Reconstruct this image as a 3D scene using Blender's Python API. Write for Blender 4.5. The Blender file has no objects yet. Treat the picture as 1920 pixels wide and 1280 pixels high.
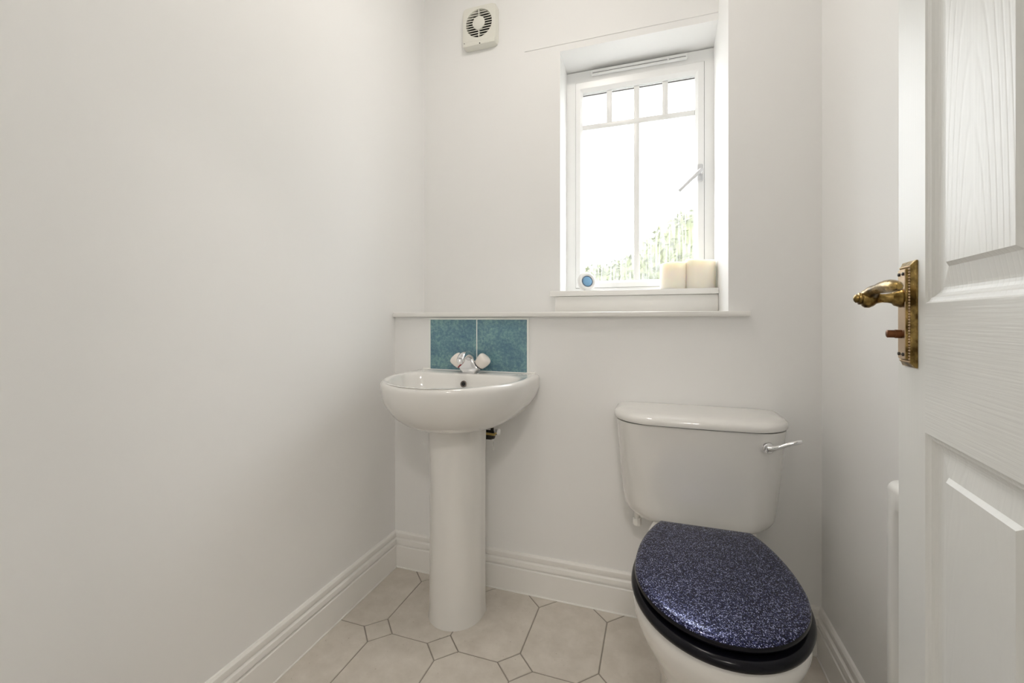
import bpy, bmesh, math, random
from mathutils import Vector, Matrix

PI = math.pi
random.seed(7)
scene = bpy.context.scene
C = scene.collection

# ------------------------------------------------------------------ camera
F_PX = 808.755
YAW = math.radians(18.608)
EYE = 1.02
cam_data = bpy.data.cameras.new('camera')
cam_data.sensor_width = 36.0
cam_data.sensor_fit = 'HORIZONTAL'
cam_data.lens = F_PX / 1920 * 36.0
cam_data.shift_y = -(640 - 597.97) / 1920
cam_data.clip_start = 0.01
cam = bpy.data.objects.new('camera', cam_data)
C.objects.link(cam)
cam.location = (0, 0, EYE)
cam.rotation_euler = (PI / 2, 0, YAW)
scene.camera = cam

# ------------------------------------------------------------------ world, light, exposure
SKY = 7.8
LAMP_WC = 28.0
FILL_HALL = 56.0  # strength of the added fill light in the hallway
world = bpy.data.worlds.new('world')
scene.world = world
world.use_nodes = True
bg = world.node_tree.nodes['Background']
bg.inputs['Color'].default_value = (0.95, 0.98, 1.0, 1)
bg.inputs['Strength'].default_value = SKY

portal_data = bpy.data.lights.new('window_portal', 'AREA')
portal_data.shape = 'RECTANGLE'
portal_data.size = 0.66
portal_data.size_y = 1.06
portal_data.cycles.is_portal = True
portal = bpy.data.objects.new('window_portal', portal_data)
C.objects.link(portal)
portal.location = (-0.085, 2.06, 1.64)
portal.rotation_euler = (-PI / 2, 0, 0)

vs = scene.view_settings
vs.view_transform = 'Standard'
vs.look = 'None'
vs.gamma = 1.0
vs.use_curve_mapping = False
vs.exposure = 0.0
scene.cycles.max_bounces = 10
scene.cycles.diffuse_bounces = 8
scene.cycles.use_light_tree = False
scene.cycles.adaptive_threshold = 0.02

# ------------------------------------------------------------------ materials
def new_mat(name):
    m = bpy.data.materials.new(name)
    m.use_nodes = True
    nt = m.node_tree
    return m, nt, nt.nodes['Principled BSDF']

def plain(name, col, rough=0.5, metal=0.0, coat=0.0, spec=0.5, var=0.0, vscale=8.0, bump=0.0, bscale=60.0, bdist=0.001):
    m, nt, p = new_mat(name)
    p.inputs['Base Color'].default_value = (*col, 1)
    p.inputs['Roughness'].default_value = rough
    p.inputs['Metallic'].default_value = metal
    p.inputs['Coat Weight'].default_value = coat
    p.inputs['Coat Roughness'].default_value = 0.05
    p.inputs['Specular IOR Level'].default_value = spec
    tc = nt.nodes.new('ShaderNodeTexCoord')
    if var:
        n = nt.nodes.new('ShaderNodeTexNoise')
        n.inputs['Scale'].default_value = vscale
        n.inputs['Detail'].default_value = 5
        nt.links.new(tc.outputs['Object'], n.inputs['Vector'])
        r = nt.nodes.new('ShaderNodeMix')
        r.data_type = 'RGBA'
        r.inputs['A'].default_value = (*[c * (1 - var) for c in col], 1)
        r.inputs['B'].default_value = (*[min(1, c * (1 + var)) for c in col], 1)
        nt.links.new(n.outputs['Fac'], r.inputs['Factor'])
        nt.links.new(r.outputs['Result'], p.inputs['Base Color'])
    if bump:
        n = nt.nodes.new('ShaderNodeTexNoise')
        n.inputs['Scale'].default_value = bscale
        n.inputs['Detail'].default_value = 4
        nt.links.new(tc.outputs['Object'], n.inputs['Vector'])
        b = nt.nodes.new('ShaderNodeBump')
        b.inputs['Strength'].default_value = bump
        b.inputs['Distance'].default_value = bdist
        nt.links.new(n.outputs['Fac'], b.inputs['Height'])
        nt.links.new(b.outputs['Normal'], p.inputs['Normal'])
    return m

M = {}
M['wall'] = plain('wall_paint', (0.862, 0.861, 0.854), 0.62, spec=0.3, bump=0.1, bscale=90, bdist=0.0006)
M['ceiling'] = plain('ceiling_paint', (0.88, 0.875, 0.86), 0.8, spec=0.2)
M['gloss'] = plain('white_gloss_paint', (0.86, 0.85, 0.825), 0.3)
M['upvc'] = plain('white_window_plastic', (0.86, 0.865, 0.86), 0.28)
M['seam'] = plain('dark_seam', (0.06, 0.06, 0.06), 0.7)
M['gasket'] = plain('grey_gasket', (0.12, 0.115, 0.115), 0.6)
M['ceramic'] = plain('white_ceramic', (0.78, 0.77, 0.745), 0.08, coat=0.6)
M['chrome'] = plain('chrome', (0.86, 0.86, 0.87), 0.07, metal=1.0)
M['darkmetal'] = plain('dark_pipe_metal', (0.05, 0.045, 0.04), 0.35, metal=0.6)
M['brasspipe'] = plain('brass_fitting', (0.62, 0.47, 0.18), 0.3, metal=1.0)
M['hole'] = plain('dark_opening', (0.012, 0.012, 0.012), 0.8)
M['overflow'] = plain('overflow_brass', (0.2, 0.17, 0.15), 0.35, metal=0.5)
M['knob'] = plain('ivory_plastic', (0.84, 0.79, 0.74), 0.22)
M['red'] = plain('red_plastic', (0.35, 0.01, 0.02), 0.3)
M['blackring'] = plain('black_plastic_ring', (0.015, 0.02, 0.03), 0.3)
M['fan'] = plain('cream_plastic', (0.76, 0.755, 0.69), 0.4)
M['grout'] = plain('floor_grout', (0.30, 0.275, 0.24), 0.9, var=0.15, vscale=20)
M['whitegrout'] = plain('white_grout', (0.88, 0.90, 0.87), 0.7)
M['bead'] = plain('white_sealant', (0.86, 0.85, 0.82), 0.4)
M['lever'] = plain('white_enamel_lever', (0.58, 0.58, 0.59), 0.25)
M['cup'] = plain('white_plastic_case', (0.84, 0.84, 0.83), 0.3)
M['blue'] = plain('pale_blue_gel', (0.20, 0.40, 0.62), 0.25)
M['bluedark'] = plain('blue_grey_ring', (0.10, 0.16, 0.24), 0.35)
M['seatblack'] = plain('black_glitter_seat', (0.004, 0.004, 0.007), 0.2, spec=0.22)
M['lawn'] = plain('pale_paving', (0.42, 0.41, 0.39), 0.9, var=0.15, vscale=3)
M['hallfloor'] = plain('hall_carpet', (0.36, 0.32, 0.28), 0.95, var=0.1, vscale=40)
M['rad'] = plain('radiator_enamel', (0.84, 0.84, 0.82), 0.25)
M['leaf'] = plain('hedge_leaf', (0.10, 0.115, 0.038), 0.6, var=0.3, vscale=9)
M['bark'] = plain('bark', (0.12, 0.08, 0.05), 0.9)

def lamp_mat(name, strength, col):
    m = bpy.data.materials.new(name)
    m.use_nodes = True
    nt = m.node_tree
    nt.nodes.clear()
    o = nt.nodes.new('ShaderNodeOutputMaterial')
    e = nt.nodes.new('ShaderNodeEmission')
    e.inputs['Color'].default_value = (*col, 1)
    e.inputs['Strength'].default_value = strength
    nt.links.new(e.outputs[0], o.inputs[0])
    return m

def candle_mat():
    m, nt, p = new_mat('cream_wax')
    p.inputs['Base Color'].default_value = (0.92, 0.87, 0.77, 1)
    p.inputs['Roughness'].default_value = 0.45
    p.inputs['Subsurface Weight'].default_value = 0.6
    p.inputs['Subsurface Radius'].default_value = (1.0, 0.7, 0.35)
    p.inputs['Subsurface Scale'].default_value = 0.03
    return m
M['wax'] = candle_mat()

def brass_mat():
    m, nt, p = new_mat('aged_brass')
    p.inputs['Metallic'].default_value = 1.0
    tc = nt.nodes.new('ShaderNodeTexCoord')
    n = nt.nodes.new('ShaderNodeTexNoise')
    n.inputs['Scale'].default_value = 70
    n.inputs['Detail'].default_value = 6
    nt.links.new(tc.outputs['Object'], n.inputs['Vector'])
    cr = nt.nodes.new('ShaderNodeValToRGB')
    cr.color_ramp.elements[0].position = 0.36
    cr.color_ramp.elements[0].color = (0.085, 0.052, 0.013, 1)
    cr.color_ramp.elements[1].position = 0.62
    cr.color_ramp.elements[1].color = (0.38, 0.26, 0.09, 1)
    nt.links.new(n.outputs['Fac'], cr.inputs[0])
    nt.links.new(cr.outputs[0], p.inputs['Base Color'])
    mr = nt.nodes.new('ShaderNodeMapRange')
    mr.inputs['To Min'].default_value = 0.42
    mr.inputs['To Max'].default_value = 0.18
    nt.links.new(n.outputs['Fac'], mr.inputs['Value'])
    nt.links.new(mr.outputs[0], p.inputs['Roughness'])
    return m
M['brass'] = brass_mat()
M['brassplate'] = plain('polished_brass_plate', (0.56, 0.42, 0.28), 0.3, metal=1.0, var=0.12, vscale=30)
M['copper'] = plain('worn_copper_turn', (0.17, 0.07, 0.03), 0.4, metal=0.9, var=0.3, vscale=90)

def glitter_mat():
    m, nt, p = new_mat('navy_glitter_resin')
    tc = nt.nodes.new('ShaderNodeTexCoord')
    v = nt.nodes.new('ShaderNodeTexVoronoi')
    v.inputs['Scale'].default_value = 640
    nt.links.new(tc.outputs['Object'], v.inputs['Vector'])
    sep = nt.nodes.new('ShaderNodeSeparateColor')
    nt.links.new(v.outputs['Color'], sep.inputs[0])
    cr = nt.nodes.new('ShaderNodeValToRGB')
    els = cr.color_ramp.elements
    els[0].position = 0.0
    els[0].color = (0.004, 0.004, 0.013, 1)
    els[1].position = 1.0
    els[1].color = (0.52, 0.56, 0.84, 1)
    e = els.new(0.45); e.color = (0.008, 0.009, 0.030, 1)
    e = els.new(0.80); e.color = (0.046, 0.053, 0.145, 1)
    nt.links.new(sep.outputs[0], cr.inputs[0])
    nt.links.new(cr.outputs[0], p.inputs['Base Color'])
    p.inputs['Roughness'].default_value = 0.3
    p.inputs['Specular IOR Level'].default_value = 0.2
    p.inputs['Metallic'].default_value = 0.85
    p.inputs['Coat Weight'].default_value = 0.25
    p.inputs['Coat Roughness'].default_value = 0.06
    b = nt.nodes.new('ShaderNodeBump')
    b.inputs['Strength'].default_value = 0.5
    b.inputs['Distance'].default_value = 0.0006
    nt.links.new(sep.outputs[1], b.inputs['Height'])
    nt.links.new(b.outputs['Normal'], p.inputs['Normal'])
    return m
M['glitter'] = glitter_mat()

def tile_floor_mat():
    m, nt, p = new_mat('beige_floor_tile')
    tc = nt.nodes.new('ShaderNodeTexCoord')
    n = nt.nodes.new('ShaderNodeTexNoise')
    n.inputs['Scale'].default_value = 14
    n.inputs['Detail'].default_value = 8
    n.inputs['Roughness'].default_value = 0.65
    nt.links.new(tc.outputs['Object'], n.inputs['Vector'])
    cr = nt.nodes.new('ShaderNodeValToRGB')
    cr.color_ramp.elements[0].position = 0.3
    cr.color_ramp.elements[0].color = (0.56, 0.515, 0.455, 1)
    cr.color_ramp.elements[1].position = 0.72
    cr.color_ramp.elements[1].color = (0.69, 0.645, 0.585, 1)
    nt.links.new(n.outputs['Fac'], cr.inputs[0])
    # fine dark specks
    n2 = nt.nodes.new('ShaderNodeTexNoise')
    n2.inputs['Scale'].default_value = 160
    n2.inputs['Detail'].default_value = 2
    nt.links.new(tc.outputs['Object'], n2.inputs['Vector'])
    r2 = nt.nodes.new('ShaderNodeValToRGB')
    r2.color_ramp.elements[0].position = 0.22
    r2.color_ramp.elements[0].color = (0.55, 0.5, 0.45, 1)
    r2.color_ramp.elements[1].position = 0.30
    r2.color_ramp.elements[1].color = (1, 1, 1, 1)
    nt.links.new(n2.outputs['Fac'], r2.inputs[0])
    mx = nt.nodes.new('ShaderNodeMix')
    mx.data_type = 'RGBA'
    mx.blend_type = 'MULTIPLY'
    mx.inputs['Factor'].default_value = 1
    nt.links.new(cr.outputs[0], mx.inputs['A'])
    nt.links.new(r2.outputs[0], mx.inputs['B'])
    nt.links.new(mx.outputs['Result'], p.inputs['Base Color'])
    p.inputs['Roughness'].default_value = 0.42
    b = nt.nodes.new('ShaderNodeBump')
    b.inputs['Strength'].default_value = 0.15
    b.inputs['Distance'].default_value = 0.001
    nt.links.new(n.outputs['Fac'], b.inputs['Height'])
    nt.links.new(b.outputs['Normal'], p.inputs['Normal'])
    return m
M['floortile'] = tile_floor_mat()

def teal_mat():
    m, nt, p = new_mat('teal_mottled_glaze')
    tc = nt.nodes.new('ShaderNodeTexCoord')
    n = nt.nodes.new('ShaderNodeTexNoise')
    n.inputs['Scale'].default_value = 9
    n.inputs['Detail'].default_value = 10
    n.inputs['Roughness'].default_value = 0.72
    nt.links.new(tc.outputs['Object'], n.inputs['Vector'])
    n2 = nt.nodes.new('ShaderNodeTexNoise')
    n2.inputs['Scale'].default_value = 90
    n2.inputs['Detail'].default_value = 6
    n2.inputs['Roughness'].default_value = 0.7
    nt.links.new(tc.outputs['Object'], n2.inputs['Vector'])
    ad = nt.nodes.new('ShaderNodeMath')
    ad.operation = 'MULTIPLY_ADD'
    ad.inputs[1].default_value = 0.45
    nt.links.new(n2.outputs['Fac'], ad.inputs[0])
    mul = nt.nodes.new('ShaderNodeMath')
    mul.operation = 'MULTIPLY'
    mul.inputs[1].default_value = 0.55
    nt.links.new(n.outputs['Fac'], mul.inputs[0])
    nt.links.new(mul.outputs[0], ad.inputs[2])
    cr = nt.nodes.new('ShaderNodeValToRGB')
    els = cr.color_ramp.elements
    els[0].position = 0.36; els[0].color = (0.085, 0.165, 0.255, 1)
    els[1].position = 0.64; els[1].color = (0.30, 0.47, 0.465, 1)
    e = els.new(0.48); e.color = (0.125, 0.245, 0.305, 1)
    e = els.new(0.55); e.color = (0.19, 0.345, 0.37, 1)
    nt.links.new(ad.outputs[0], cr.inputs[0])
    nt.links.new(cr.outputs[0], p.inputs['Base Color'])
    p.inputs['Roughness'].default_value = 0.18
    b = nt.nodes.new('ShaderNodeBump')
    b.inputs['Strength'].default_value = 0.1
    b.inputs['Distance'].default_value = 0.001
    nt.links.new(ad.outputs[0], b.inputs['Height'])
    nt.links.new(b.outputs['Normal'], p.inputs['Normal'])
    return m
M['teal'] = teal_mat()

def glass_mat():
    m = bpy.data.materials.new('reeded_window_glass')
    m.use_nodes = True
    nt = m.node_tree
    nt.nodes.clear()
    o = nt.nodes.new('ShaderNodeOutputMaterial')
    tr = nt.nodes.new('ShaderNodeBsdfTransparent')
    tl = nt.nodes.new('ShaderNodeBsdfTranslucent')
    tl.inputs['Color'].default_value = (0.95, 0.97, 0.97, 1)
    gl = nt.nodes.new('ShaderNodeBsdfGlossy')
    gl.inputs['Roughness'].default_value = 0.1
    tc = nt.nodes.new('ShaderNodeTexCoord')
    mp = nt.nodes.new('ShaderNodeMapping')
    mp.inputs['Scale'].default_value = (130, 1, 9)
    nt.links.new(tc.outputs['Object'], mp.inputs['Vector'])
    n = nt.nodes.new('ShaderNodeTexNoise')
    n.inputs['Scale'].default_value = 1.0
    n.inputs['Detail'].default_value = 3
    nt.links.new(mp.outputs[0], n.inputs['Vector'])
    mr = nt.nodes.new('ShaderNodeMapRange')
    mr.inputs['From Min'].default_value = 0.38
    mr.inputs['From Max'].default_value = 0.66
    mr.inputs['To Min'].default_value = 0.035
    mr.inputs['To Max'].default_value = 0.15
    nt.links.new(n.outputs['Fac'], mr.inputs['Value'])
    mx = nt.nodes.new('ShaderNodeMixShader')
    nt.links.new(mr.outputs[0], mx.inputs[0])
    nt.links.new(tr.outputs[0], mx.inputs[1])
    nt.links.new(tl.outputs[0], mx.inputs[2])
    mx2 = nt.nodes.new('ShaderNodeMixShader')
    mx2.inputs[0].default_value = 0.04
    nt.links.new(mx.outputs[0], mx2.inputs[1])
    nt.links.new(gl.outputs[0], mx2.inputs[2])
    nt.links.new(mx2.outputs[0], o.inputs[0])
    return m
M['glass'] = glass_mat()

def grain_mat(name, kind):
    """white painted door skin with embossed wood grain; kind v / h / panel"""
    m, nt, p = new_mat(name)
    p.inputs['Base Color'].default_value = (0.79, 0.80, 0.785, 1)
    p.inputs['Roughness'].default_value = 0.4
    tc = nt.nodes.new('ShaderNodeTexCoord')
    mp = nt.nodes.new('ShaderNodeMapping')
    mp.inputs['Scale'].default_value = {'v': (260, 60, 5), 'h': (7, 60, 300), 'panel': (190, 60, 4)}[kind]
    nt.links.new(tc.outputs['Object'], mp.inputs['Vector'])
    n = nt.nodes.new('ShaderNodeTexNoise')
    n.inputs['Scale'].default_value = 1.0
    n.inputs['Detail'].default_value = 3
    nt.links.new(mp.outputs[0], n.inputs['Vector'])
    h = n.outputs['Fac']
    if kind == 'panel':
        mp2 = nt.nodes.new('ShaderNodeMapping')
        mp2.inputs['Scale'].default_value = (13.0, 0.0, 1.45)
        mp2.inputs['Location'].default_value = (0.1, 0.0, 0.75)
        nt.links.new(tc.outputs['Object'], mp2.inputs['Vector'])
        w = nt.nodes.new('ShaderNodeTexWave')
        w.wave_type = 'RINGS'
        w.rings_direction = 'SPHERICAL'
        w.inputs['Scale'].default_value = 2.6
        w.inputs['Distortion'].default_value = 0.9
        w.inputs['Detail'].default_value = 3
        w.inputs['Detail Scale'].default_value = 1.3
        nt.links.new(mp2.outputs[0], w.inputs['Vector'])
        pw = nt.nodes.new('ShaderNodeMath')
        pw.operation = 'POWER'
        pw.inputs[1].default_value = 5
        nt.links.new(w.outputs['Fac'], pw.inputs[0])
        ad = nt.nodes.new('ShaderNodeMath')
        ad.operation = 'MULTIPLY_ADD'
        ad.inputs[1].default_value = -0.8
        nt.links.new(pw.outputs[0], ad.inputs[0])
        nt.links.new(h, ad.inputs[2])
        h = ad.outputs[0]
    b = nt.nodes.new('ShaderNodeBump')
    b.inputs['Strength'].default_value = {'v': 0.12, 'h': 0.42, 'panel': 0.24}[kind]
    b.inputs['Distance'].default_value = 0.0012
    nt.links.new(h, b.inputs['Height'])
    nt.links.new(b.outputs['Normal'], p.inputs['Normal'])
    return m
M['grain_v'] = grain_mat('door_grain_upright', 'v')
M['grain_h'] = grain_mat('door_grain_level', 'h')
M['grain_p'] = grain_mat('door_grain_panel', 'panel')

# ------------------------------------------------------------------ helpers
def mesh_from(name, verts, faces, mat, parent=None, smooth=None, loc=None):
    me = bpy.data.meshes.new(name)
    me.from_pydata([tuple(v) for v in verts], [], faces)
    bm = bmesh.new()
    bm.from_mesh(me)
    bmesh.ops.recalc_face_normals(bm, faces=bm.faces)
    bm.to_mesh(me)
    bm.free()
    if smooth is not None:
        me.polygons.foreach_set('use_smooth', [True] * len(me.polygons))
        me.set_sharp_from_angle(angle=math.radians(smooth))
    me.materials.append(mat)
    o = bpy.data.objects.new(name, me)
    C.objects.link(o)
    if parent is not None:
        o.parent = parent
    if loc is not None:
        o.location = loc
    return o

def boxes(name, bxs, mat, parent=None, bevel=0.0, segs=2, smooth=35, loc=None):
    """bxs: list of (x0,x1,y0,y1,z0,z1[,matrix])"""
    bm = bmesh.new()
    for b in bxs:
        mtx = b[6] if len(b) > 6 else Matrix()
        r = bmesh.ops.create_cube(bm, size=1.0)
        c = Vector(((b[0] + b[1]) / 2, (b[2] + b[3]) / 2, (b[4] + b[5]) / 2))
        s = Vector((abs(b[1] - b[0]), abs(b[3] - b[2]), abs(b[5] - b[4])))
        for v in r['verts']:
            v.co = mtx @ (c + Vector((v.co.x * s.x, v.co.y * s.y, v.co.z * s.z)))
    if bevel:
        bmesh.ops.bevel(bm, geom=list(bm.edges), offset=bevel, segments=segs, profile=0.5, affect='EDGES')
    bmesh.ops.recalc_face_normals(bm, faces=bm.faces)
    me = bpy.data.meshes.new(name)
    bm.to_mesh(me)
    bm.free()
    if bevel:
        me.polygons.foreach_set('use_smooth', [True] * len(me.polygons))
        me.set_sharp_from_angle(angle=math.radians(smooth))
    me.materials.append(mat)
    o = bpy.data.objects.new(name, me)
    C.objects.link(o)
    if parent is not None:
        o.parent = parent
    if loc is not None:
        o.location = loc
    return o

def loft(name, rings, mat, parent=None, cap0=True, cap1=True, smooth=50, closed=True, loc=None, mtx=None):
    n = len(rings[0])
    verts = [Vector(p) for r in rings for p in r]
    if mtx is not None:
        verts = [mtx @ v for v in verts]
    faces = []
    for i in range(len(rings) - 1):
        for j in range(n if closed else n - 1):
            a, b = i * n + j, i * n + (j + 1) % n
            faces.append((a, b, b + n, a + n))
    if cap0:
        faces.append(tuple(range(n))[::-1])
    if cap1:
        k = (len(rings) - 1) * n
        faces.append(tuple(range(k, k + n)))
    return mesh_from(name, verts, faces, mat, parent, smooth, loc)

def circle(r, z, n=32, cx=0, cy=0):
    return [(cx + r * math.cos(2 * PI * i / n), cy + r * math.sin(2 * PI * i / n), z) for i in range(n)]

def lathe(name, prof, mat, parent=None, n=32, mtx=None, loc=None, smooth=40):
    rings = [circle(max(r, 1e-5), z, n) for r, z in prof]
    return loft(name, rings, mat, parent, smooth=smooth, mtx=mtx, loc=loc)

def tube(name, pts, radii, mat, parent=None, n=16, squash=None, loc=None, smooth=50):
    pts = [Vector(p) for p in pts]
    if not isinstance(radii, (list, tuple)):
        radii = [radii] * len(pts)
    rings = []
    up = None
    for i, p in enumerate(pts):
        t = (pts[min(i + 1, len(pts) - 1)] - pts[max(i - 1, 0)]).normalized()
        if up is None:
            ref = Vector((0, 0, 1)) if abs(t.z) < 0.9 else Vector((1, 0, 0))
            up = (ref - t * ref.dot(t)).normalized()
        else:
            up = (up - t * up.dot(t)).normalized()
        side = t.cross(up)
        r = radii[i]
        sq = squash if squash else 1.0
        rings.append([p + (up * math.sin(2 * PI * j / n) * sq + side * math.cos(2 * PI * j / n)) * r for j in range(n)])
    return loft(name, rings, mat, parent, smooth=smooth, loc=loc)

def smooth_path(pts, k=6):
    """Catmull-Rom through points (tuples of any length)"""
    out = []
    P = [pts[0]] + list(pts) + [pts[-1]]
    for i in range(1, len(P) - 2):
        for j in range(k):
            t = j / k
            out.append(tuple(0.5 * ((2 * b) + (-a + c) * t + (2 * a - 5 * b + 4 * c - d) * t * t + (-a + 3 * b - 3 * c + d) * t ** 3)
                             for a, b, c, d in zip(P[i - 1], P[i], P[i + 1], P[i + 2])))
    out.append(tuple(pts[-1]))
    return out

def rrect(hx, hy, r, z, n=6):
    pts = []
    for cx, cy, a0 in ((hx - r, hy - r, 0), (-hx + r, hy - r, PI / 2), (-hx + r, -hy + r, PI), (hx - r, -hy + r, 1.5 * PI)):
        for i in range(n + 1):
            a = a0 + PI / 2 * i / n
            pts.append((cx + r * math.cos(a), cy + r * math.sin(a), z))
    return pts

def tag(o, label, cat, group=None):
    o['label'] = label
    o['category'] = cat
    if group:
        o['group'] = group
    return o

def struct(o, label=None):
    o['kind'] = 'structure'
    if label:
        o['label'] = label
    return o

def empty(name, loc=(0, 0, 0), rz=0.0):
    o = bpy.data.objects.new(name, None)
    o.empty_display_size = 0.1
    C.objects.link(o)
    o.location = loc
    o.rotation_euler = (0, 0, rz)
    return o

def axis_mtx(origin, direction, roll_ref=(0, 0, 1)):
    z = Vector(direction).normalized()
    ref = Vector(roll_ref)
    if abs(z.dot(ref)) > 0.95:
        ref = Vector((1, 0, 0))
    x = ref.cross(z).normalized()
    y = z.cross(x)
    m = Matrix((x, y, z)).transposed().to_4x4()
    m.translation = Vector(origin)
    return m

# ------------------------------------------------------------------ room dimensions
XL, XR = -1.0365, 0.4764
YF, YB, YW = 1.55, 1.79, 1.93          # boxed-out wall, recess wall, window frame
XA = 0.2185                            # right cheek of the recess
YD = -0.06                             # doorway wall, room side
ZC = 2.58
ZS0, ZS1 = 1.0287, 1.0458              # shelf under / top
WX0, WZ0, WZ1 = -0.388, 1.137, 2.149   # window opening in the recess wall
WZ1B = 2.128
T = 0.12

# ------------------------------------------------------------------ setting
struct(boxes('wall_left', [(XL - T, XL, -0.18, 2.1, -0.1, ZC)], M['wall']), 'plain off-white painted wall left of the basin')
struct(boxes('wall_right', [(XR, XR + T, -0.18, 2.1, -0.1, ZC)], M['wall']), 'off-white painted wall behind the open door')
# back wall: recessed upper wall with window opening, boxed-out lower wall, pier at the right
wb = boxes('wall_back', [
    (XL, WX0, YB, 2.05, ZS0, ZC),
    (WX0, XA, YB, 2.05, ZS0, WZ0 - 0.03),
    (XL, XA, YF, 2.05, -0.1, ZS0),
    (XA, XR, YF, 2.05, -0.1, ZC),
], M['wall'])
struct(wb, 'off-white back wall boxed out below the shelf with the window recess above')
# lintel with a slightly sloping soffit
lv = [(WX0, YB, WZ1), (XA, YB, WZ1), (XA, 2.05, WZ1B - 0.01), (WX0, 2.05, WZ1B - 0.01),
      (WX0, YB, ZC), (XA, YB, ZC), (XA, 2.05, ZC), (WX0, 2.05, ZC)]
lf = [(0, 1, 2, 3), (4, 5, 6, 7), (0, 1, 5, 4), (1, 2, 6, 5), (2, 3, 7, 6), (3, 0, 4, 7)]
struct(mesh_from('wall_lintel', lv, lf, M['wall']), 'off-white wall above the window opening')
struct(boxes('trim_1', [(-0.545, XA, YB - 0.003, YB + 0.002, 2.176, 2.181)], M['wall'], bevel=0.0012), 'faint plaster ridge above the window')
struct(boxes('ceiling', [(XL - T, XR + T, -0.18, 2.1, ZC, ZC + 0.1)], M['ceiling']), 'white ceiling of the small toilet room')
DX0, DX1 = -0.515, 0.262               # doorway
struct(boxes('wall_front', [(XL, DX0, YD - T, YD, 0, ZC), (DX1, XR, YD - T, YD, 0, ZC), (DX0, DX1, YD - T, YD, 2.0, ZC)],
             M['wall']), 'wall with the doorway')
struct(boxes('trim_2', [(DX0 - 0.06, DX0, YD, YD + 0.014, 0, 2.06), (DX1, DX1 + 0.06, YD, YD + 0.014, 0, 2.06),
                        (DX0 - 0.06, DX1 + 0.06, YD, YD + 0.014, 2.0, 2.06)], M['gloss']), 'white architrave round the doorway')
# hallway behind the camera
struct(boxes('floor_hall', [(-1.6, 1.2, -1.8, YD - T, -0.1, 0)], M['hallfloor']), 'carpeted hallway floor')
struct(boxes('wall_hall', [(-1.7, -1.6, -1.8, -0.18, 0, ZC), (1.2, 1.3, -1.8, -0.18, 0, ZC), (-1.7, 1.3, -1.9, -1.8, 0, ZC),
                           (-1.6, XL - T, -0.18, -0.08, 0, ZC), (XR + T, 1.2, -0.18, -0.08, 0, ZC)], M['wall']), 'hallway walls')
struct(boxes('ceiling_hall', [(-1.7, 1.3, -1.9, -0.18, ZC, ZC + 0.1)], M['ceiling']), 'hallway ceiling')

# floor with octagon and dot tiles
floor = struct(boxes('floor', [(XL, XR, YD - T, YF, -0.1, -0.0022)], M['grout']), 'beige tiled floor of long octagons and small square insets')
PX, PY, HD, G = 0.2365, 0.329, 0.054, 0.0019
OX, OY = -0.633, 1.203                 # one inset centre

def clip(poly, xmin, xmax, ymin, ymax):
    def cut(pl, ins, inter):
        out = []
        for i in range(len(pl)):
            a, b = pl[i - 1], pl[i]
            if ins(b):
                if not ins(a):
                    out.append(inter(a, b))
                out.append(b)
            elif ins(a):
                out.append(inter(a, b))
        return out
    def ix(v):
        return lambda a, b: (v, a[1] + (b[1] - a[1]) * (v - a[0]) / (b[0] - a[0]))
    def iy(v):
        return lambda a, b: (a[0] + (b[0] - a[0]) * (v - a[1]) / (b[1] - a[1]), v)
    for ins, it in ((lambda q: q[0] >= xmin, ix(xmin)), (lambda q: q[0] <= xmax, ix(xmax)),
                    (lambda q: q[1] >= ymin, iy(ymin)), (lambda q: q[1] <= ymax, iy(ymax))):
        if poly:
            poly = cut(poly, ins, it)
    return poly

def shrink(poly, d):
    cx = sum(p[0] for p in poly) / len(poly)
    cy = sum(p[1] for p in poly) / len(poly)
    n = len(poly)
    out = []
    for i in range(n):
        p0, p1, p2 = Vector(poly[i - 1]), Vector(poly[i]), Vector(poly[(i + 1) % n])
        e1, e2 = (p1 - p0).normalized(), (p2 - p1).normalized()
        n1, n2 = Vector((-e1.y, e1.x)), Vector((-e2.y, e2.x))
        den = 1 + n1.dot(n2)
        out.append(tuple(p1 + (n1 + n2) * d / max(den, 0.3)))
    return out

def floor_tile(name, poly):
    poly = clip(poly, XL + 0.002, XR - 0.002, YD - T + 0.002, YF - 0.002)
    if len(poly) < 3:
        return
    area = sum(poly[i - 1][0] * poly[i][1] - poly[i][0] * poly[i - 1][1] for i in range(len(poly))) / 2
    if abs(area) < 2e-4:
        return
    if area < 0:
        poly = poly[::-1]
    a = poly
    b = shrink(poly, 0.0012)
    n = len(a)
    vs_ = [(x, y, -0.006) for x, y in a] + [(x, y, -0.001) for x, y in a] + [(x, y, 0.0) for x, y in b]
    fs = [tuple(range(2 * n, 3 * n))]
    for k in (0, n):
        for i in range(n):
            fs.append((k + i, k + (i + 1) % n, k + n + (i + 1) % n, k + n + i))
    mesh_from(name, vs_, fs, M['floortile'], floor)

for i in range(-3, 6):
    for j in range(-5, 3):
        cx, cy = OX + i * PX, OY + j * PY
        s = HD - G * 1.4
        floor_tile('inset_tile', [(cx + s, cy), (cx, cy + s), (cx - s, cy), (cx, cy - s)])
        # octagon between insets: centre shifted half a pitch both ways
        ox, oy = cx + PX / 2, cy + PY / 2
        hx, hy = PX / 2 - G, PY / 2 - G
        d = HD - G * 0.4
        floor_tile('floor_tile', [(ox - hx + d, oy - hy), (ox + hx - d, oy - hy), (ox + hx, oy - hy + d), (ox + hx, oy + hy - d),
                                  (ox + hx - d, oy + hy), (ox - hx + d, oy + hy), (ox - hx, oy + hy - d), (ox - hx, oy - hy + d)])

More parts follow.
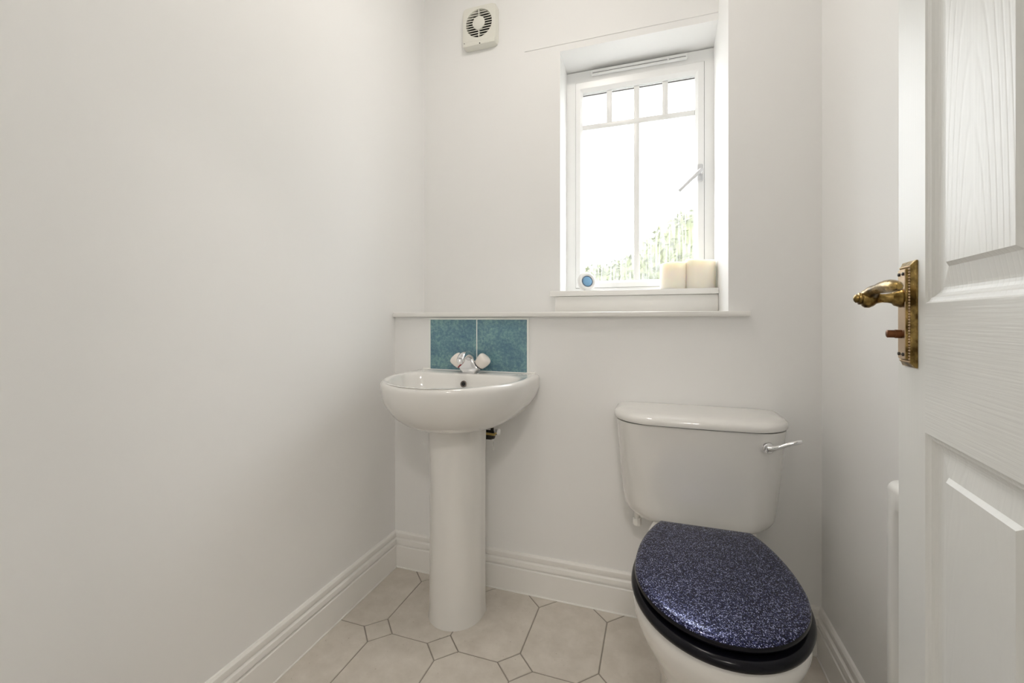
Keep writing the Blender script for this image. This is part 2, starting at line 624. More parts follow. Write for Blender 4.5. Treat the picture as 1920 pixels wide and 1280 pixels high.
# skirting boards
SK = [(0, 0), (0.018, 0), (0.018, 0.086), (0.0160, 0.0885), (0.0105, 0.0895), (0.0105, 0.0935), (0.0165, 0.0965), (0.0165, 0.103), (0.0150, 0.1115),
      (0.0095, 0.1140), (0.0070, 0.1165), (0.0100, 0.1195), (0.0120, 0.127), (0.0105, 0.136), (0.006, 0.1415), (0, 0.1422)]

def skirting(name, p0, p1, nrm, m0, m1, label):
    t = (Vector(p1) - Vector(p0)).normalized()
    nrm = Vector(nrm)
    rings = []
    for p, sgn in ((Vector(p0), m0), (Vector(p1), -m1)):
        rings.append([tuple((p + nrm * o + t * (o * sgn))) + (z,) for o, z in SK])
    o = loft(name, rings, M['gloss'], smooth=28)
    struct(o, label)
    b = []
    for p, sgn in ((Vector(p0), m0), (Vector(p1), -m1)):
        b.append([tuple(p + nrm * q + t * (q * sgn)) + (z,) for q, z in ((0.0165, 0.0), (0.0215, 0.0), (0.0212, 0.0022), (0.0195, 0.0036), (0.0165, 0.004))])
    loft('sealant_bead', b, M['bead'], o, smooth=60)
    return o

skirting('baseboard_left', (XL, YD), (XL, YF), (1, 0), 0, 1, 'white moulded skirting board along the left wall')
skirting('baseboard_back', (XL, YF), (XR, YF), (0, -1), 1, 1, 'white moulded skirting board along the back wall')
skirting('baseboard_right', (XR, YF), (XR, YD), (-1, 0), 1, 0, 'white moulded skirting board along the right wall')

# ledge shelf and window board
sh = empty('ledge_shelf', (-0.4, YF, ZS0))
tag(sh, 'long white painted shelf on top of the boxed-out wall under the window', 'shelf')
boxes('board', [(XL + 0.001, XA - 0.0005, YF - 0.02, YB - 0.0005, ZS0, ZS1)], M['gloss'], sh, bevel=0.003).matrix_parent_inverse = Matrix.Translation((0.4, -YF, -ZS0))
boxes('horn', [(XA - 0.004, 0.280, YF - 0.02, YF - 0.0005, ZS0, ZS1)], M['gloss'], sh, bevel=0.003).matrix_parent_inverse = Matrix.Translation((0.4, -YF, -ZS0))

sl = empty('window_sill', (-0.085, YB, WZ0 - 0.03))
tag(sl, 'white window sill board directly under the small window', 'window sill')
inv = Matrix.Translation((0.085, -YB, -(WZ0 - 0.03)))
boxes('sill_board', [(WX0 + 0.0005, XA - 0.0005, YB - 0.022, 1.99, WZ0 - 0.022, WZ0),
                     ], M['gloss'], sl, bevel=0.003).matrix_parent_inverse = inv
boxes('horn', [(-0.428, WX0 + 0.004, YB - 0.022, YB - 0.0004, WZ0 - 0.022, WZ0)], M['gloss'], sl, bevel=0.004).matrix_parent_inverse = inv
boxes('apron', [(-0.408, XA - 0.0005, YB - 0.010, YB - 0.0003, ZS1 + 0.0006, WZ0 - 0.023)], M['gloss'], sl, bevel=0.003).matrix_parent_inverse = inv

# ------------------------------------------------------------------ window
win = struct(empty('window_1', (-0.085, YW, WZ0)), 'small white casement window with bars at the top of its pane')
winv = Matrix.Translation((0.085, -YW, -WZ0))
def wpart(o):
    o.matrix_parent_inverse = winv
    return o
FZ0, FZ1 = WZ0, WZ1B - 0.002
FX0, FX1 = WX0, XA
SX0, SX1, SZ0, SZ1 = -0.346, 0.182, 1.159, 2.077        # sash outer
GX0, GX1, GZ0, GZ1 = -0.317, 0.148, 1.190, 2.032        # glass opening
wpart(boxes('frame', [(FX0, SX0 - 0.0015, YW, YW + 0.07, FZ0, FZ1), (SX1 + 0.0015, FX1, YW, YW + 0.07, FZ0, FZ1),
                      (SX0 - 0.0015, SX1 + 0.0015, YW, YW + 0.07, SZ1 + 0.002, FZ1), (SX0 - 0.0015, SX1 + 0.0015, YW, YW + 0.07, FZ0, SZ0 - 0.0015)],
            M['upvc'], win))
wpart(boxes('seal', [(SX0 - 0.0015, SX0, YW + 0.006, YW + 0.06, SZ0, SZ1), (SX1, SX1 + 0.0015, YW + 0.006, YW + 0.06, SZ0, SZ1),
                     (SX0 - 0.0015, SX1 + 0.0015, YW + 0.004, YW + 0.06, SZ1, SZ1 + 0.002)], M['gasket'], win))

def bevel_frame(name, x0, x1, z0, z1, gx0, gx1, gz0, gz1, yf, yg, yb, mat, parent):
    """picture-frame moulding: flat face then a chamfer down to the glass line"""
    c = 0.35
    ix0, ix1, iz0, iz1 = gx0 - (gx0 - x0) * c, gx1 + (x1 - gx1) * c, gz0 - (gz0 - z0) * c, gz1 + (z1 - gz1) * c
    rects = [(x0, x1, z0, z1, yb), (x0, x1, z0, z1, yf), (ix0, ix1, iz0, iz1, yf), (gx0, gx1, gz0, gz1, yg), (gx0, gx1, gz0, gz1, yb)]
    v, f = [], []
    for a, b, c_, d, y in rects:
        v += [(a, y, c_), (b, y, c_), (b, y, d), (a, y, d)]
    for k in range(len(rects)):
        k2 = (k + 1) % len(rects)
        for i in range(4):
            f.append((k * 4 + i, k * 4 + (i + 1) % 4, k2 * 4 + (i + 1) % 4, k2 * 4 + i))
    return mesh_from(name, v, f, mat, parent)
sash = wpart(bevel_frame('sash', SX0, SX1, SZ0, SZ1, GX0, GX1, GZ0, GZ1, YW - 0.003, YW + 0.008, YW + 0.06, M['upvc'], win))
YG = YW + 0.02
BW = 0.0118
zb = 1.880
vx = [GX0 + (GX1 - GX0) * q for q in (0.25, 0.5, 0.75)]
wpart(boxes('glazing_bar', [(GX0, GX1, YG - 0.006, YG - 0.0005, zb - BW, zb + BW)], M['upvc'], win, bevel=0.002))
wpart(boxes('glazing_bar', [(vx[1] - BW, vx[1] + BW, YG - 0.0055, YG - 0.0006, GZ0, GZ1)], M['upvc'], win, bevel=0.002))
for x in (vx[0], vx[2]):
    wpart(boxes('glazing_bar', [(x - BW, x + BW, YG - 0.0055, YG - 0.0006, zb, GZ1)], M['upvc'], win, bevel=0.002))
wpart(boxes('spacer', [(GX0, GX1, YG - 0.004, YG - 0.001, GZ1 - 0.010, GZ1 - 0.006)], M['gasket'], win))
# panes: four small at the top, two tall below
def pane(x0, x1, z0, z1):
    return wpart(boxes('pane', [(x0, x1, YG, YG + 0.004, z0, z1)], M['glass'], win))
xs = [GX0] + vx + [GX1]
for a, b in zip(xs[:-1], xs[1:]):
    mesh_pane = pane(a, b, zb, GZ1)
pane(GX0, vx[1], GZ0, zb)
pane(vx[1], GX1, GZ0, zb)
# trickle vent on the head of the frame
tv = wpart(boxes('trickle_vent', [(-0.276, 0.118, YW - 0.018, YW - 0.0003, 2.095, 2.117)], M['upvc'], win, bevel=0.003))
for bx in ((-0.270, 0.112, YW - 0.020, YW - 0.0175, 2.1015, 2.1025),):
    o = boxes('groove', [bx], M['gasket'], tv)
boxes('closing_tab', [(0.040, 0.046, YW - 0.023, YW - 0.0175, 2.098, 2.114)], M['upvc'], tv, bevel=0.001)
# handle
hd = wpart(boxes('handle', [(0.155, 0.177, YW - 0.012, YW - 0.0033, 1.585, 1.655)], M['lever'], win, bevel=0.004))
hc = (0.166, YW - 0.012, 1.618)
lathe('pivot', [(0.0105, 0), (0.0105, 0.012), (0.008, 0.024), (0.0, 0.026)], M['chrome'], hd, 16, axis_mtx(hc, (0, -1, 0)))
lp = smooth_path([(0.168, YW - 0.032, 1.624), (0.158, YW - 0.040, 1.613), (0.125, YW - 0.046, 1.580), (0.084, YW - 0.046, 1.541)], 4)
tube('lever', lp, [0.0105 - 0.0025 * i / (len(lp) - 1) for i in range(len(lp))], M['lever'], hd, 12, 0.75)

# ------------------------------------------------------------------ splashback tiles
sp = empty('splashback', (-0.664, YF, 0.818))
tag(sp, 'two teal blue mottled glazed tiles on the wall behind the tap', 'splashback')
sinv = Matrix.Translation((0.664, -YF, -0.818))
for x0, x1 in ((-0.8665, -0.6665), (-0.6625, -0.4615)):
    o = boxes('tile', [(x0, x1, YF - 0.007, YF - 0.0006, 0.8195, 1.0175)], M['teal'], sp, bevel=0.0018)
    o.matrix_parent_inverse = sinv
o = boxes('grout_line', [(-0.6665, -0.6625, YF - 0.0055, YF - 0.0004, 0.8195, 1.0175)], M['whitegrout'], sp)
o.matrix_parent_inverse = sinv
o = boxes('grout_edge', [(-0.874, -0.8667, YF - 0.006, YF - 0.0004, 0.815, 1.025), (-0.4613, -0.454, YF - 0.006, YF - 0.0004, 0.815, 1.025),
                         (-0.8667, -0.4613, YF - 0.006, YF - 0.0004, 1.0177, 1.025)], M['whitegrout'], sp)
o.matrix_parent_inverse = sinv

# ------------------------------------------------------------------ basin
BX = -0.665
def dshape(a, b, yc, yback, z, rb=0.02, cx=BX):
    pts = []
    for i in range(49):
        ph = PI * i / 48
        pts.append((cx - a * math.cos(ph), yc - b * math.sin(ph), z))
    for i in range(1, 4):
        pts.append((cx + a, yc + (yback - rb - yc) * i / 4, z))
    for i in range(9):
        q = PI / 2 * i / 8
        pts.append((cx + a - rb + rb * math.cos(q), yback - rb + rb * math.sin(q), z))
    for i in range(1, 12):
        pts.append((cx + (a - rb) * (1 - 2 * i / 12), yback, z))
    for i in range(9):
        q = PI / 2 + PI / 2 * i / 8
        pts.append((cx - a + rb + rb * math.cos(q), yback - rb + rb * math.sin(q), z))
    for i in range(3, 0, -1):
        pts.append((cx - a, yc + (yback - rb - yc) * i / 4, z))
    return pts
def lerp_ring(r0, r1, g, z):
    return [(a[0] + (b[0] - a[0]) * g, a[1] + (b[1] - a[1]) * g, z) for a, b in zip(r0, r1)]

ba = empty('basin', (BX, YF, 0.0))
tag(ba, 'white ceramic wash basin on a round pedestal below the teal tiles', 'basin')
binv = Matrix.Translation((-BX, -YF, 0))
RA, RB, RC = 0.259, 0.298, 1.395
ZR = 0.8185
YBK = YF - 0.0015
rim0 = dshape(RA, RB, RC, YBK, 0, 0.03)
ped_top = dshape(0.096, 0.10, 1.37, 1.415, 0, 0.01)
rings = []
rings.append(lerp_ring(rim0, ped_top, 1.06, 0.650))
for i in range(0, 15):
    th = PI / 2 * (1 - i / 14)
    g = 1 - math.cos(th) ** 0.92
    rings.append(lerp_ring(rim0, ped_top, g, 0.797 - 0.145 * math.sin(th) ** 1.08))
for ins, z in ((0.0, 0.802), (0.001, 0.808), (0.004, 0.8135), (0.009, 0.8172), (0.015, ZR)):
    rings.append(dshape(RA - ins, RB - ins, RC, YBK, z, 0.03))
IB = YF - 0.096
def inner(ins, z, back=IB):
    return dshape(RA - ins, RB - ins, RC - 0.02, back, z, 0.075)
rings.append(inner(0.024, ZR - 0.0005))
rings.append(inner(0.029, ZR - 0.003, IB - 0.004))
rings.append(inner(0.033, ZR - 0.009, IB - 0.007))
in0 = inner(0.035, 0, IB - 0.009)
drain = [(BX + 0.022 * math.cos(math.atan2(p[1] - 1.33, p[0] - BX)), 1.33 + 0.022 * math.sin(math.atan2(p[1] - 1.33, p[0] - BX)), 0) for p in in0]
for i in range(1, 11):
    th = PI / 2 * i / 10
    rings.append(lerp_ring(in0, drain, 1 - math.cos(th), ZR - 0.012 - 0.125 * math.sin(th)))
o = loft('bowl', rings, M['ceramic'], ba, cap0=True, cap1=True, smooth=60); o.matrix_parent_inverse = binv
# pedestal
rings = []
for s, z, dy in ((1.03, 0.0, 0.0), (1.02, 0.012, 0.0), (1.0, 0.05, 0.0), (0.985, 0.3, 0.002), (1.0, 0.55, 0), (1.03, 0.66, -0.003)):
    rings.append(dshape(0.094 * s, 0.10 * s, 1.37 + dy, 1.41, z, 0.006))
o = loft('pedestal', rings, M['ceramic'], ba, smooth=60); o.matrix_parent_inverse = binv
o = lathe('overflow', [(0.0, -0.001), (0.012, -0.001), (0.0125, 0.001), (0.0105, 0.002), (0.0095, 0.0004), (0, 0.0004)], M['overflow'], ba, 24,
          axis_mtx((BX - 0.004, IB - 0.0205, ZR - 0.035), (0, -0.96, 0.28)))
o.matrix_parent_inverse = binv
lathe('opening', [(0.0, 0.0006), (0.0075, 0.0006), (0.0075, 0.0012), (0, 0.0012)], M['hole'], o, 20,
      axis_mtx((BX - 0.004, IB - 0.0205, ZR - 0.035), (0, -0.96, 0.28)))
o = lathe('waste', [(0.0, 0.684), (0.020, 0.684), (0.020, 0.686), (0.0, 0.687)], M['chrome'], ba, 20, Matrix.Translation((BX, 1.33, 0)))
o.matrix_parent_inverse = binv
o = tube('sealant', [(-0.90, YF - 0.003, ZR), (-0.43, YF - 0.003, ZR)], 0.0045, M['bead'], ba, 8); o.matrix_parent_inverse = binv

# pipework seen beside the pedestal
pw = empty('pipe_fitting', (-0.577, 1.475, 0.607))
tag(pw, 'dark and brass pipe valve showing behind the top of the basin pedestal', 'pipe fitting')
lathe('valve_body', [(0.0, -0.03), (0.014, -0.03), (0.018, -0.022), (0.018, 0.0), (0.013, 0.012), (0.0, 0.012)], M['darkmetal'], pw, 8, axis_mtx((0.0, 0, -0.012), (1, 0, 0)))
tube('brass_tube', [(-0.05, -0.014, -0.004), (-0.01, -0.016, -0.004), (0.02, -0.014, -0.006)], 0.0045, M['brasspipe'], pw, 10)
lathe('nut', [(0.0, 0), (0.012, 0), (0.012, 0.012), (0.0, 0.012)], M['chrome'], pw, 6, axis_mtx((0.020, -0.002, 0.002), (1, -0.3, 0.1)))
tube('supply_pipe', [(-0.03, 0.0, -0.012), (-0.055, 0.0, -0.02), (-0.07, 0.0, -0.06), (-0.07, 0.0, -0.3), (-0.07, 0.0, -0.6065)], 0.0075, M['gloss'], pw, 12)
tube('inlet_hose', [(0.004, 0, 0.0), (0.004, -0.002, 0.018), (0.003, 0.002, 0.036)], 0.006, M['darkmetal'], pw, 10)
tube('drip_wire', [(0.012, -0.012, -0.022), (0.014, -0.012, -0.05), (0.014, -0.012, -0.062)], 0.0022, M['chrome'], pw, 8)

# ------------------------------------------------------------------ tap
tp = empty('basin_tap', (BX, 1.487, ZR))
tag(tp, 'small chrome mixer tap with two ivory knobs on the basin edge', 'tap')
rings = []
for z, hx, hy, r in ((0.0003, 0.025, 0.022, 0.008), (0.004, 0.026, 0.023, 0.008), (0.014, 0.036, 0.024, 0.008), (0.022, 0.040, 0.024, 0.008),
                     (0.030, 0.032, 0.022, 0.008), (0.040, 0.022, 0.020, 0.008), (0.052, 0.0175, 0.019, 0.009), (0.064, 0.015, 0.016, 0.010), (0.070, 0.010, 0.011, 0.008)):
    rings.append(rrect(hx, hy, r, z))
loft('body', rings, M['chrome'], tp, smooth=40)
sp_pts = smooth_path([(0, 0.004, 0.045, 0.0165), (0, -0.012, 0.062, 0.0165), (0, -0.042, 0.071, 0.0155), (0, -0.072, 0.066, 0.0145), (0, -0.090, 0.054, 0.0135)], 6)
spo = tube('spout', [q[:3] for q in sp_pts], [q[3] for q in sp_pts], M['chrome'], tp, 20)
lathe('aerator', [(0.0, -0.004), (0.010, -0.004), (0.0115, 0.004), (0.0115, 0.010), (0, 0.010)], M['chrome'], spo, 20, axis_mtx((0, -0.0935, 0.048), (0, 0.45, 0.9)))
for sgn, rm in ((-1, M['red']), (1, M['blackring'])):
    ax = Vector((sgn * 0.70, -0.06, 0.70))
    og = Vector((sgn * 0.027, -0.002, 0.022))
    kp = [(0.0, 0.012), (0.0185, 0.012), (0.0215, 0.0145), (0.0245, 0.028), (0.0258, 0.042), (0.0250, 0.0485), (0.0225, 0.0525), (0.0175, 0.0548), (0.0, 0.056)]
    k = lathe('knob', kp, M['knob'], tp, 28, axis_mtx(og, ax), smooth=60)
    lathe('indicator_ring', [(0.0, 0.009), (0.019, 0.009), (0.0195, 0.0125), (0.0, 0.0125)], rm, k, 28, axis_mtx(og, ax))
    lathe('collar', [(0.0, -0.006), (0.015, -0.006), (0.015, 0.009), (0.0, 0.009)], M['chrome'], k, 24, axis_mtx(og, ax))

# ------------------------------------------------------------------ toilet
TX = 0.1235
to = empty('toilet', (TX, YF, 0))
tag(to, 'white ceramic toilet with a dark blue glitter lid beside the open door', 'toilet')
tinv = Matrix.Translation((-TX, -YF, 0))
def tpart(o):
    o.matrix_parent_inverse = tinv
    return o

def egg(w, wb, yw, yf, yb, z, cx=TX, nf=48, nb=14, ns=14, pw_=2.0):
    pts = []
    for i in range(nf + 1):
        ph = PI * i / nf
        pts.append((cx - w * math.cos(ph), yw - (yw - yf) * math.sin(ph), z))
    L = (yb - yw) / math.sqrt(max(1e-6, 1 - (wb / w) ** 2))
    def hw(y):
        return w * math.sqrt(max(0, 1 - ((y - yw) / L) ** 2))
    for i in range(1, ns + 1):
        y = yw + (yb - yw) * i / ns
        pts.append((cx + hw(y), y, z))
    for i in range(1, nb):
        pts.append((cx + wb * (1 - 2 * i / nb), yb, z))
    for i in range(ns, 0, -1):
        y = yw + (yb - yw) * i / ns
        pts.append((cx - hw(y), y, z))
    return pts

# pan
def pan(z, w, wb, yw, yf, yb=1.46):
    return egg(w, wb, yw, yf, yb, z)
rings = [pan(0.0, 0.118, 0.105, 1.16, 0.985), pan(0.02, 0.114, 0.10, 1.16, 0.99), pan(0.08, 0.107, 0.095, 1.15, 1.0), pan(0.16, 0.113, 0.098, 1.13, 0.985),
         pan(0.23, 0.130, 0.105, 1.10, 0.945), pan(0.29, 0.152, 0.112, 1.08, 0.900), pan(0.335, 0.169, 0.118, 1.065, 0.866), pan(0.365, 0.1755, 0.12, 1.06, 0.850),
         pan(0.388, 0.177, 0.12, 1.06, 0.845), pan(0.398, 0.172, 0.118, 1.06, 0.848), pan(0.4015, 0.166, 0.114, 1.06, 0.854)]
inn = egg(0.125, 0.10, 1.06, 0.90, 1.22, 0.4015)
rings += [inn, egg(0.12, 0.095, 1.06, 0.91, 1.21, 0.36), egg(0.09, 0.07, 1.06, 0.95, 1.18, 0.25), egg(0.05, 0.04, 1.06, 1.0, 1.14, 0.20)]
tpart(loft('pan', rings, M['ceramic'], to, smooth=60))
# seat ring
def egs(w, wb, yf, yb, z, yw=1.06):
    return egg(w, wb, yw, yf, yb, z)
rings = [egs(0.174, 0.112, 0.840, 1.285, 0.4025), egs(0.1795, 0.114, 0.8335, 1.287, 0.407), egs(0.1815, 0.115, 0.831, 1.288, 0.414), egs(0.179, 0.114, 0.834, 1.287, 0.421),
         egs(0.172, 0.110, 0.842, 1.284, 0.4245), egs(0.118, 0.085, 0.905, 1.215, 0.4245), egs(0.112, 0.08, 0.912, 1.21, 0.414), egs(0.118, 0.085, 0.905, 1.215, 0.4025), egs(0.174, 0.112, 0.840, 1.285, 0.4025)]
tpart(loft('seat', rings, M['seatblack'], to, cap0=False, cap1=False, smooth=60))
# lid: dark rounded edge and glitter top
rings = [egs(0.150, 0.100, 0.872, 1.288, 0.4285), egs(0.166, 0.112, 0.855, 1.296, 0.4285), egs(0.1725, 0.1155, 0.8475, 1.300, 0.432), egs(0.1742, 0.116, 0.8455, 1.301, 0.4375), egs(0.1725, 0.1155, 0.8475, 1.300, 0.4430)]
lid = tpart(loft('lid', rings, M['seatblack'], to, smooth=60, cap1=False))
lid['label'] = 'dark navy blue toilet lid with silver glitter'
rings = [egs(0.1725, 0.1155, 0.8475, 1.300, 0.4430), egs(0.169, 0.1145, 0.851, 1.2985, 0.4462), egs(0.163, 0.112, 0.857, 1.296, 0.4480), egs(0.150, 0.104, 0.872, 1.288, 0.4493),
         egs(0.11, 0.075, 0.92, 1.25, 0.4503), egs(0.05, 0.035, 0.99, 1.15, 0.4508)]
gt = loft('glitter_top', rings, M['glitter'], lid, cap0=False, smooth=60)
for x in (TX - 0.075, TX + 0.075):
    tpart(boxes('hinge', [(x - 0.018, x + 0.018, 1.286, 1.318, 0.4005, 0.426)], M['chrome'], to, bevel=0.004))
    tpart(boxes('buffer', [(x - 0.01, x + 0.01, 1.0, 1.02, 0.4242, 0.4288)], M['seatblack'], to))

# cistern
def cis(hw, yf, z, rf=0.075, bow=0.016, yb=YF - 0.002, cx=0.115):
    pts = [(cx - hw, yb, z)]
    for i in range(1, 5):
        pts.append((cx - hw, yb + (yf + rf - yb) * i / 5, z))
    def by(x):
        return -bow * (1 - (x / hw) ** 2)
    for i in range(13):
        a = PI + PI / 2 * i / 12
        x = -hw + rf + rf * math.cos(a)
        pts.append((cx + x, yf + rf + rf * math.sin(a) + by(x), z))
    for i in range(1, 16):
        x = (-hw + rf) + 2 * (hw - rf) * i / 16
        pts.append((cx + x, yf + by(x), z))
    for i in range(13):
        a = 1.5 * PI + PI / 2 * i / 12
        x = hw - rf + rf * math.cos(a)
        pts.append((cx + x, yf + rf + rf * math.sin(a) + by(x), z))
    for i in range(4, 0, -1):
        pts.append((cx + hw, yb + (yf + rf - yb) * i / 5, z))
    pts.append((cx + hw, yb, z))
    for i in range(1, 8):
        pts.append((cx + hw - 2 * hw * i / 8, yb, z))
    return pts
YCF = 1.366
rings = []
Z0, Z1 = 0.386, 0.701
RB_ = 0.055
for i in range(11):
    a = PI / 2 * i / 10
    ins = RB_ * (1 - math.sin(a))
    z = Z0 + RB_ * 1.05 * (1 - math.cos(a))
    q = (z - Z0) / (Z1 - Z0)
    rings.append(cis(0.212 + 0.029 * q - ins, YCF + 0.02 * (1 - q) + ins * 0.8, z, 0.08))
for q in (0.3, 0.45, 0.6, 0.8, 1.0):
    rings.append(cis(0.212 + 0.029 * q ** 0.8, YCF + 0.02 * (1 - q), Z0 + (Z1 - Z0) * q, 0.085))
tpart(loft('cistern', rings, M['ceramic'], to, smooth=60))
rings = []
for ins, z in ((0.006, 0.7035), (0.001, 0.7043), (0.0, 0.707), (0.0, 0.714), (0.0015, 0.7195), (0.006, 0.7245), (0.013, 0.7285), (0.023, 0.7315), (0.05, 0.7335), (0.09, 0.7345)):
    rings.append(cis(0.250 - ins, YCF - 0.012 + ins * 0.9, z, 0.115 - ins * 0.5, 0.012, YF - 0.002))
tpart(loft('cistern_lid', rings, M['ceramic'], to, smooth=60))
# lid gap
tpart(loft('gap', [cis(0.237, YCF + 0.002, 0.7005, 0.085), cis(0.237, YCF + 0.002, 0.7040, 0.085)], M['seam'], to))
# flush lever
fx, fz = 0.288, 0.664
fy = YCF - 0.004
fl = lathe('flush_lever', [(0.0, -0.006), (0.0165, -0.006), (0.0175, 0.004), (0.0165, 0.010), (0.012, 0.0165), (0.0, 0.0185)], M['chrome'], to, 24, axis_mtx((fx, fy, fz), (0.15, -1, 0)))
tpart(fl)
lpts = smooth_path([(fx + 0.001, fy - 0.013, fz + 0.001, 0.0105), (fx + 0.013, fy - 0.016, fz + 0.003, 0.0082), (fx + 0.028, fy - 0.018, fz + 0.008, 0.0055), (fx + 0.050, fy - 0.018, fz + 0.017, 0.0056),
                    (fx + 0.070, fy - 0.017, fz + 0.024, 0.0062), (fx + 0.080, fy - 0.0165, fz + 0.0265, 0.0048)], 5)
tube('lever_arm', [q[:3] for q in lpts], [q[3] for q in lpts], M['chrome'], fl, 16)
# inlet pipe and fixing bolts under the cistern
tpart(tube('inlet_pipe', [(-0.062, 1.472, 0.41), (-0.062, 1.472, 0.345)], 0.0095, M['gloss'], to, 14))
tpart(lathe('inlet_nut', [(0.0, 0), (0.0135, 0), (0.0135, 0.022), (0.0, 0.022)], M['gloss'], to, 8, Matrix.Translation((-0.062, 1.472, 0.348))))
tpart(tube('outlet_block', [(TX - 0.02, 1.45, 0.30), (TX - 0.02, 1.45, 0.40)], 0.07, M['ceramic'], to, 20))
tpart(tube('cistern_bolt', [(0.262, 1.40, 0.40), (0.262, 1.40, 0.352)], 0.008, M['gloss'], to, 12))

# ------------------------------------------------------------------ extractor fan
FXc, FZc = -0.746, 2.316
YFN = YB - 0.034
fan = empty('extractor_fan', (FXc, YB, FZc))
tag(fan, 'small cream square extractor fan high on the back wall', 'extractor fan')
N = 64
def sqr(h, y, r=0.012):
    """rounded square sampled by angle so it matches circle()"""
    pts = []
    for i in range(N):
        a = 2 * PI * i / N
        c, s = math.cos(a), math.sin(a)
        k = h / (abs(c) ** 10 + abs(s) ** 10) ** 0.1
        pts.append((k * c, y, k * s + 0.0))
    return pts
def rngc(r, y, dz=0.0):
    return [(r * math.cos(2 * PI * i / N), y, r * math.sin(2 * PI * i / N) + dz) for i in range(N)]
def sqs(h, y, sz=1.09):
    return [(x, yy, z * sz) for x, yy, z in sqr(h, y)]
DZ = 0.010
YO = -0.034
rings = [sqs(0.0815, -0.0006), sqs(0.0815, YO + 0.008), sqs(0.078, YO + 0.001), sqs(0.074, YO), rngc(0.0625, YO - 0.0005, DZ), rngc(0.0605, YO + 0.003, DZ), rngc(0.0600, -0.008, DZ)]
loft('housing', rings, M['fan'], fan, cap1=False, smooth=40)
lathe('dark_well', [(0, 0), (0.0602, 0), (0.0602, 0.002), (0, 0.002)], M['hole'], fan, 32, axis_mtx((0, -0.008, DZ), (0, -1, 0)))
for i in range(10):
    z = -0.0495 + i * 0.011
    hl = math.sqrt(max(0.0, 0.0612 ** 2 - z * z))
    boxes('slat', [(-hl, hl, -0.006, 0.004, -0.0015, 0.0015, Matrix.Translation((0, YO + 0.005, z + DZ)) @ Matrix.Rotation(math.radians(28), 4, 'X'))], M['fan'], fan)
lathe('centre_disc', [(0, 0), (0.0285, 0), (0.0290, 0.005), (0.026, 0.0075), (0, 0.009)], M['fan'], fan, 40, axis_mtx((0, YO + 0.003, DZ), (0, -1, 0)))
boxes('rib', [(-0.0022, 0.0022, YO - 0.001, YO + 0.012, -0.060 + DZ, 0.060 + DZ)], M['fan'], fan)
boxes('lower_cover', [(-0.076, 0.0755, YO - 0.003, YO + 0.004, -0.0865, -0.066)], M['fan'], fan, bevel=0.003)
lathe('screw', [(0, 0), (0.0028, 0), (0.0022, 0.0015), (0, 0.002)], M['hole'], fan, 12, axis_mtx((0.006, YO - 0.0030, -0.0825), (0, -1, 0)))
lathe('indicator', [(0, 0), (0.0020, 0), (0.0018, 0.001), (0, 0.0012)], M['gasket'], fan, 12, axis_mtx((-0.068, YO - 0.0030, -0.0710), (0, -1, 0)))

# ------------------------------------------------------------------ things on the sill
aw = empty('air_freshener', (-0.283, 1.835, WZ0))
tag(aw, 'small round white ornament with a pale blue centre at the left of the sill', 'ornament')
am = axis_mtx((0, 0, 0.0415), (0.50, -0.84, 0.20))
lathe('case', [(0, -0.030), (0.022, -0.029), (0.034, -0.020), (0.040, -0.006), (0.0415, 0.0), (0.040, 0.005), (0.034, 0.008), (0.029, 0.0085), (0.0265, 0.006), (0.0, 0.006)],
      M['cup'], aw, 40, am, smooth=60)
lathe('rim', [(0.0205, 0.0062), (0.0240, 0.0062), (0.0236, 0.0075), (0.0210, 0.0075), (0.0205, 0.0062)], M['bluedark'], aw, 40, am)
lathe('gel', [(0.0, 0.006), (0.0210, 0.006), (0.0190, 0.0078), (0.012, 0.0088), (0.0, 0.009)], M['blue'], aw, 40, am)

def candle(name, x, y, r, h, label, tilt):
    e = empty(name, (x, y, WZ0))
    tag(e, label, 'candle', 'cream pillar candles on the window sill')
    n = 40
    rings = []
    for rr, zz in ((r * 0.97, 0.0003), (r, 0.004), (r, h * 0.5), (r, h - 0.008), (r * 0.985, h - 0.002), (r * 0.94, h), (r * 0.88, h - 0.003), (r * 0.80, h - 0.012), (r * 0.3, h - 0.018), (0.002, h - 0.019)):
        ring = []
        for i in range(n):
            a = 2 * PI * i / n
            wob = 0.0
            if zz > h * 0.6:
                wob = tilt * (0.004 * math.cos(a + 0.6) + 0.0015 * math.sin(3 * a))
            ring.append((rr * math.cos(a), rr * math.sin(a), zz + wob))
        rings.append(ring)
    loft('wax', rings, M['wax'], e, smooth=60)
    tube('wick', [(0, 0, h - 0.021), (0.001, 0, h - 0.010), (0.003, 0.001, h - 0.002)], 0.0012, M['seam'], e, 8)
candle('pillar_candle', 0.060, 1.831, 0.0500, 0.1040, 'smaller of two cream pillar candles on the window sill', 0.4)
candle('pillar_candle', 0.1585, 1.8385, 0.0565, 0.1135, 'larger cream pillar candle against the right side of the window recess', -1.0)

# ------------------------------------------------------------------ door
E_ = (0.35012, 0.81429)
door = empty('door_1', (E_[0], E_[1], 0.0), math.atan2(-0.99402, -0.10917))
struct(door, 'white panelled door with embossed wood grain standing open at the right')
DW, DH, DT = 0.762, 1.985, 0.035
K0, K1, K2, K3 = 0.0905, 0.3240, 0.4380, DW - 0.0905
R0, R1, R2, R3 = 0.21, 0.868, 1.041, 1.885
ZB = 0.008
bv = 0.0015
def dbox(name, x0, x1, z0, z1, mat):
    return boxes(name, [(x0, x1, 0.0, DT, z0, z1)], mat, door)
dbox('stile', 0.0, K0, ZB, DH, M['grain_v'])
dbox('stile', K3, DW, ZB, DH, M['grain_v'])
dbox('mullion', K1, K2, R0, R1, M['grain_v'])
dbox('mullion', K1, K2, R2, R3, M['grain_v'])
dbox('rail', K0, K3, ZB, R0, M['grain_h'])
dbox('rail', K0, K3, R1, R2, M['grain_h'])
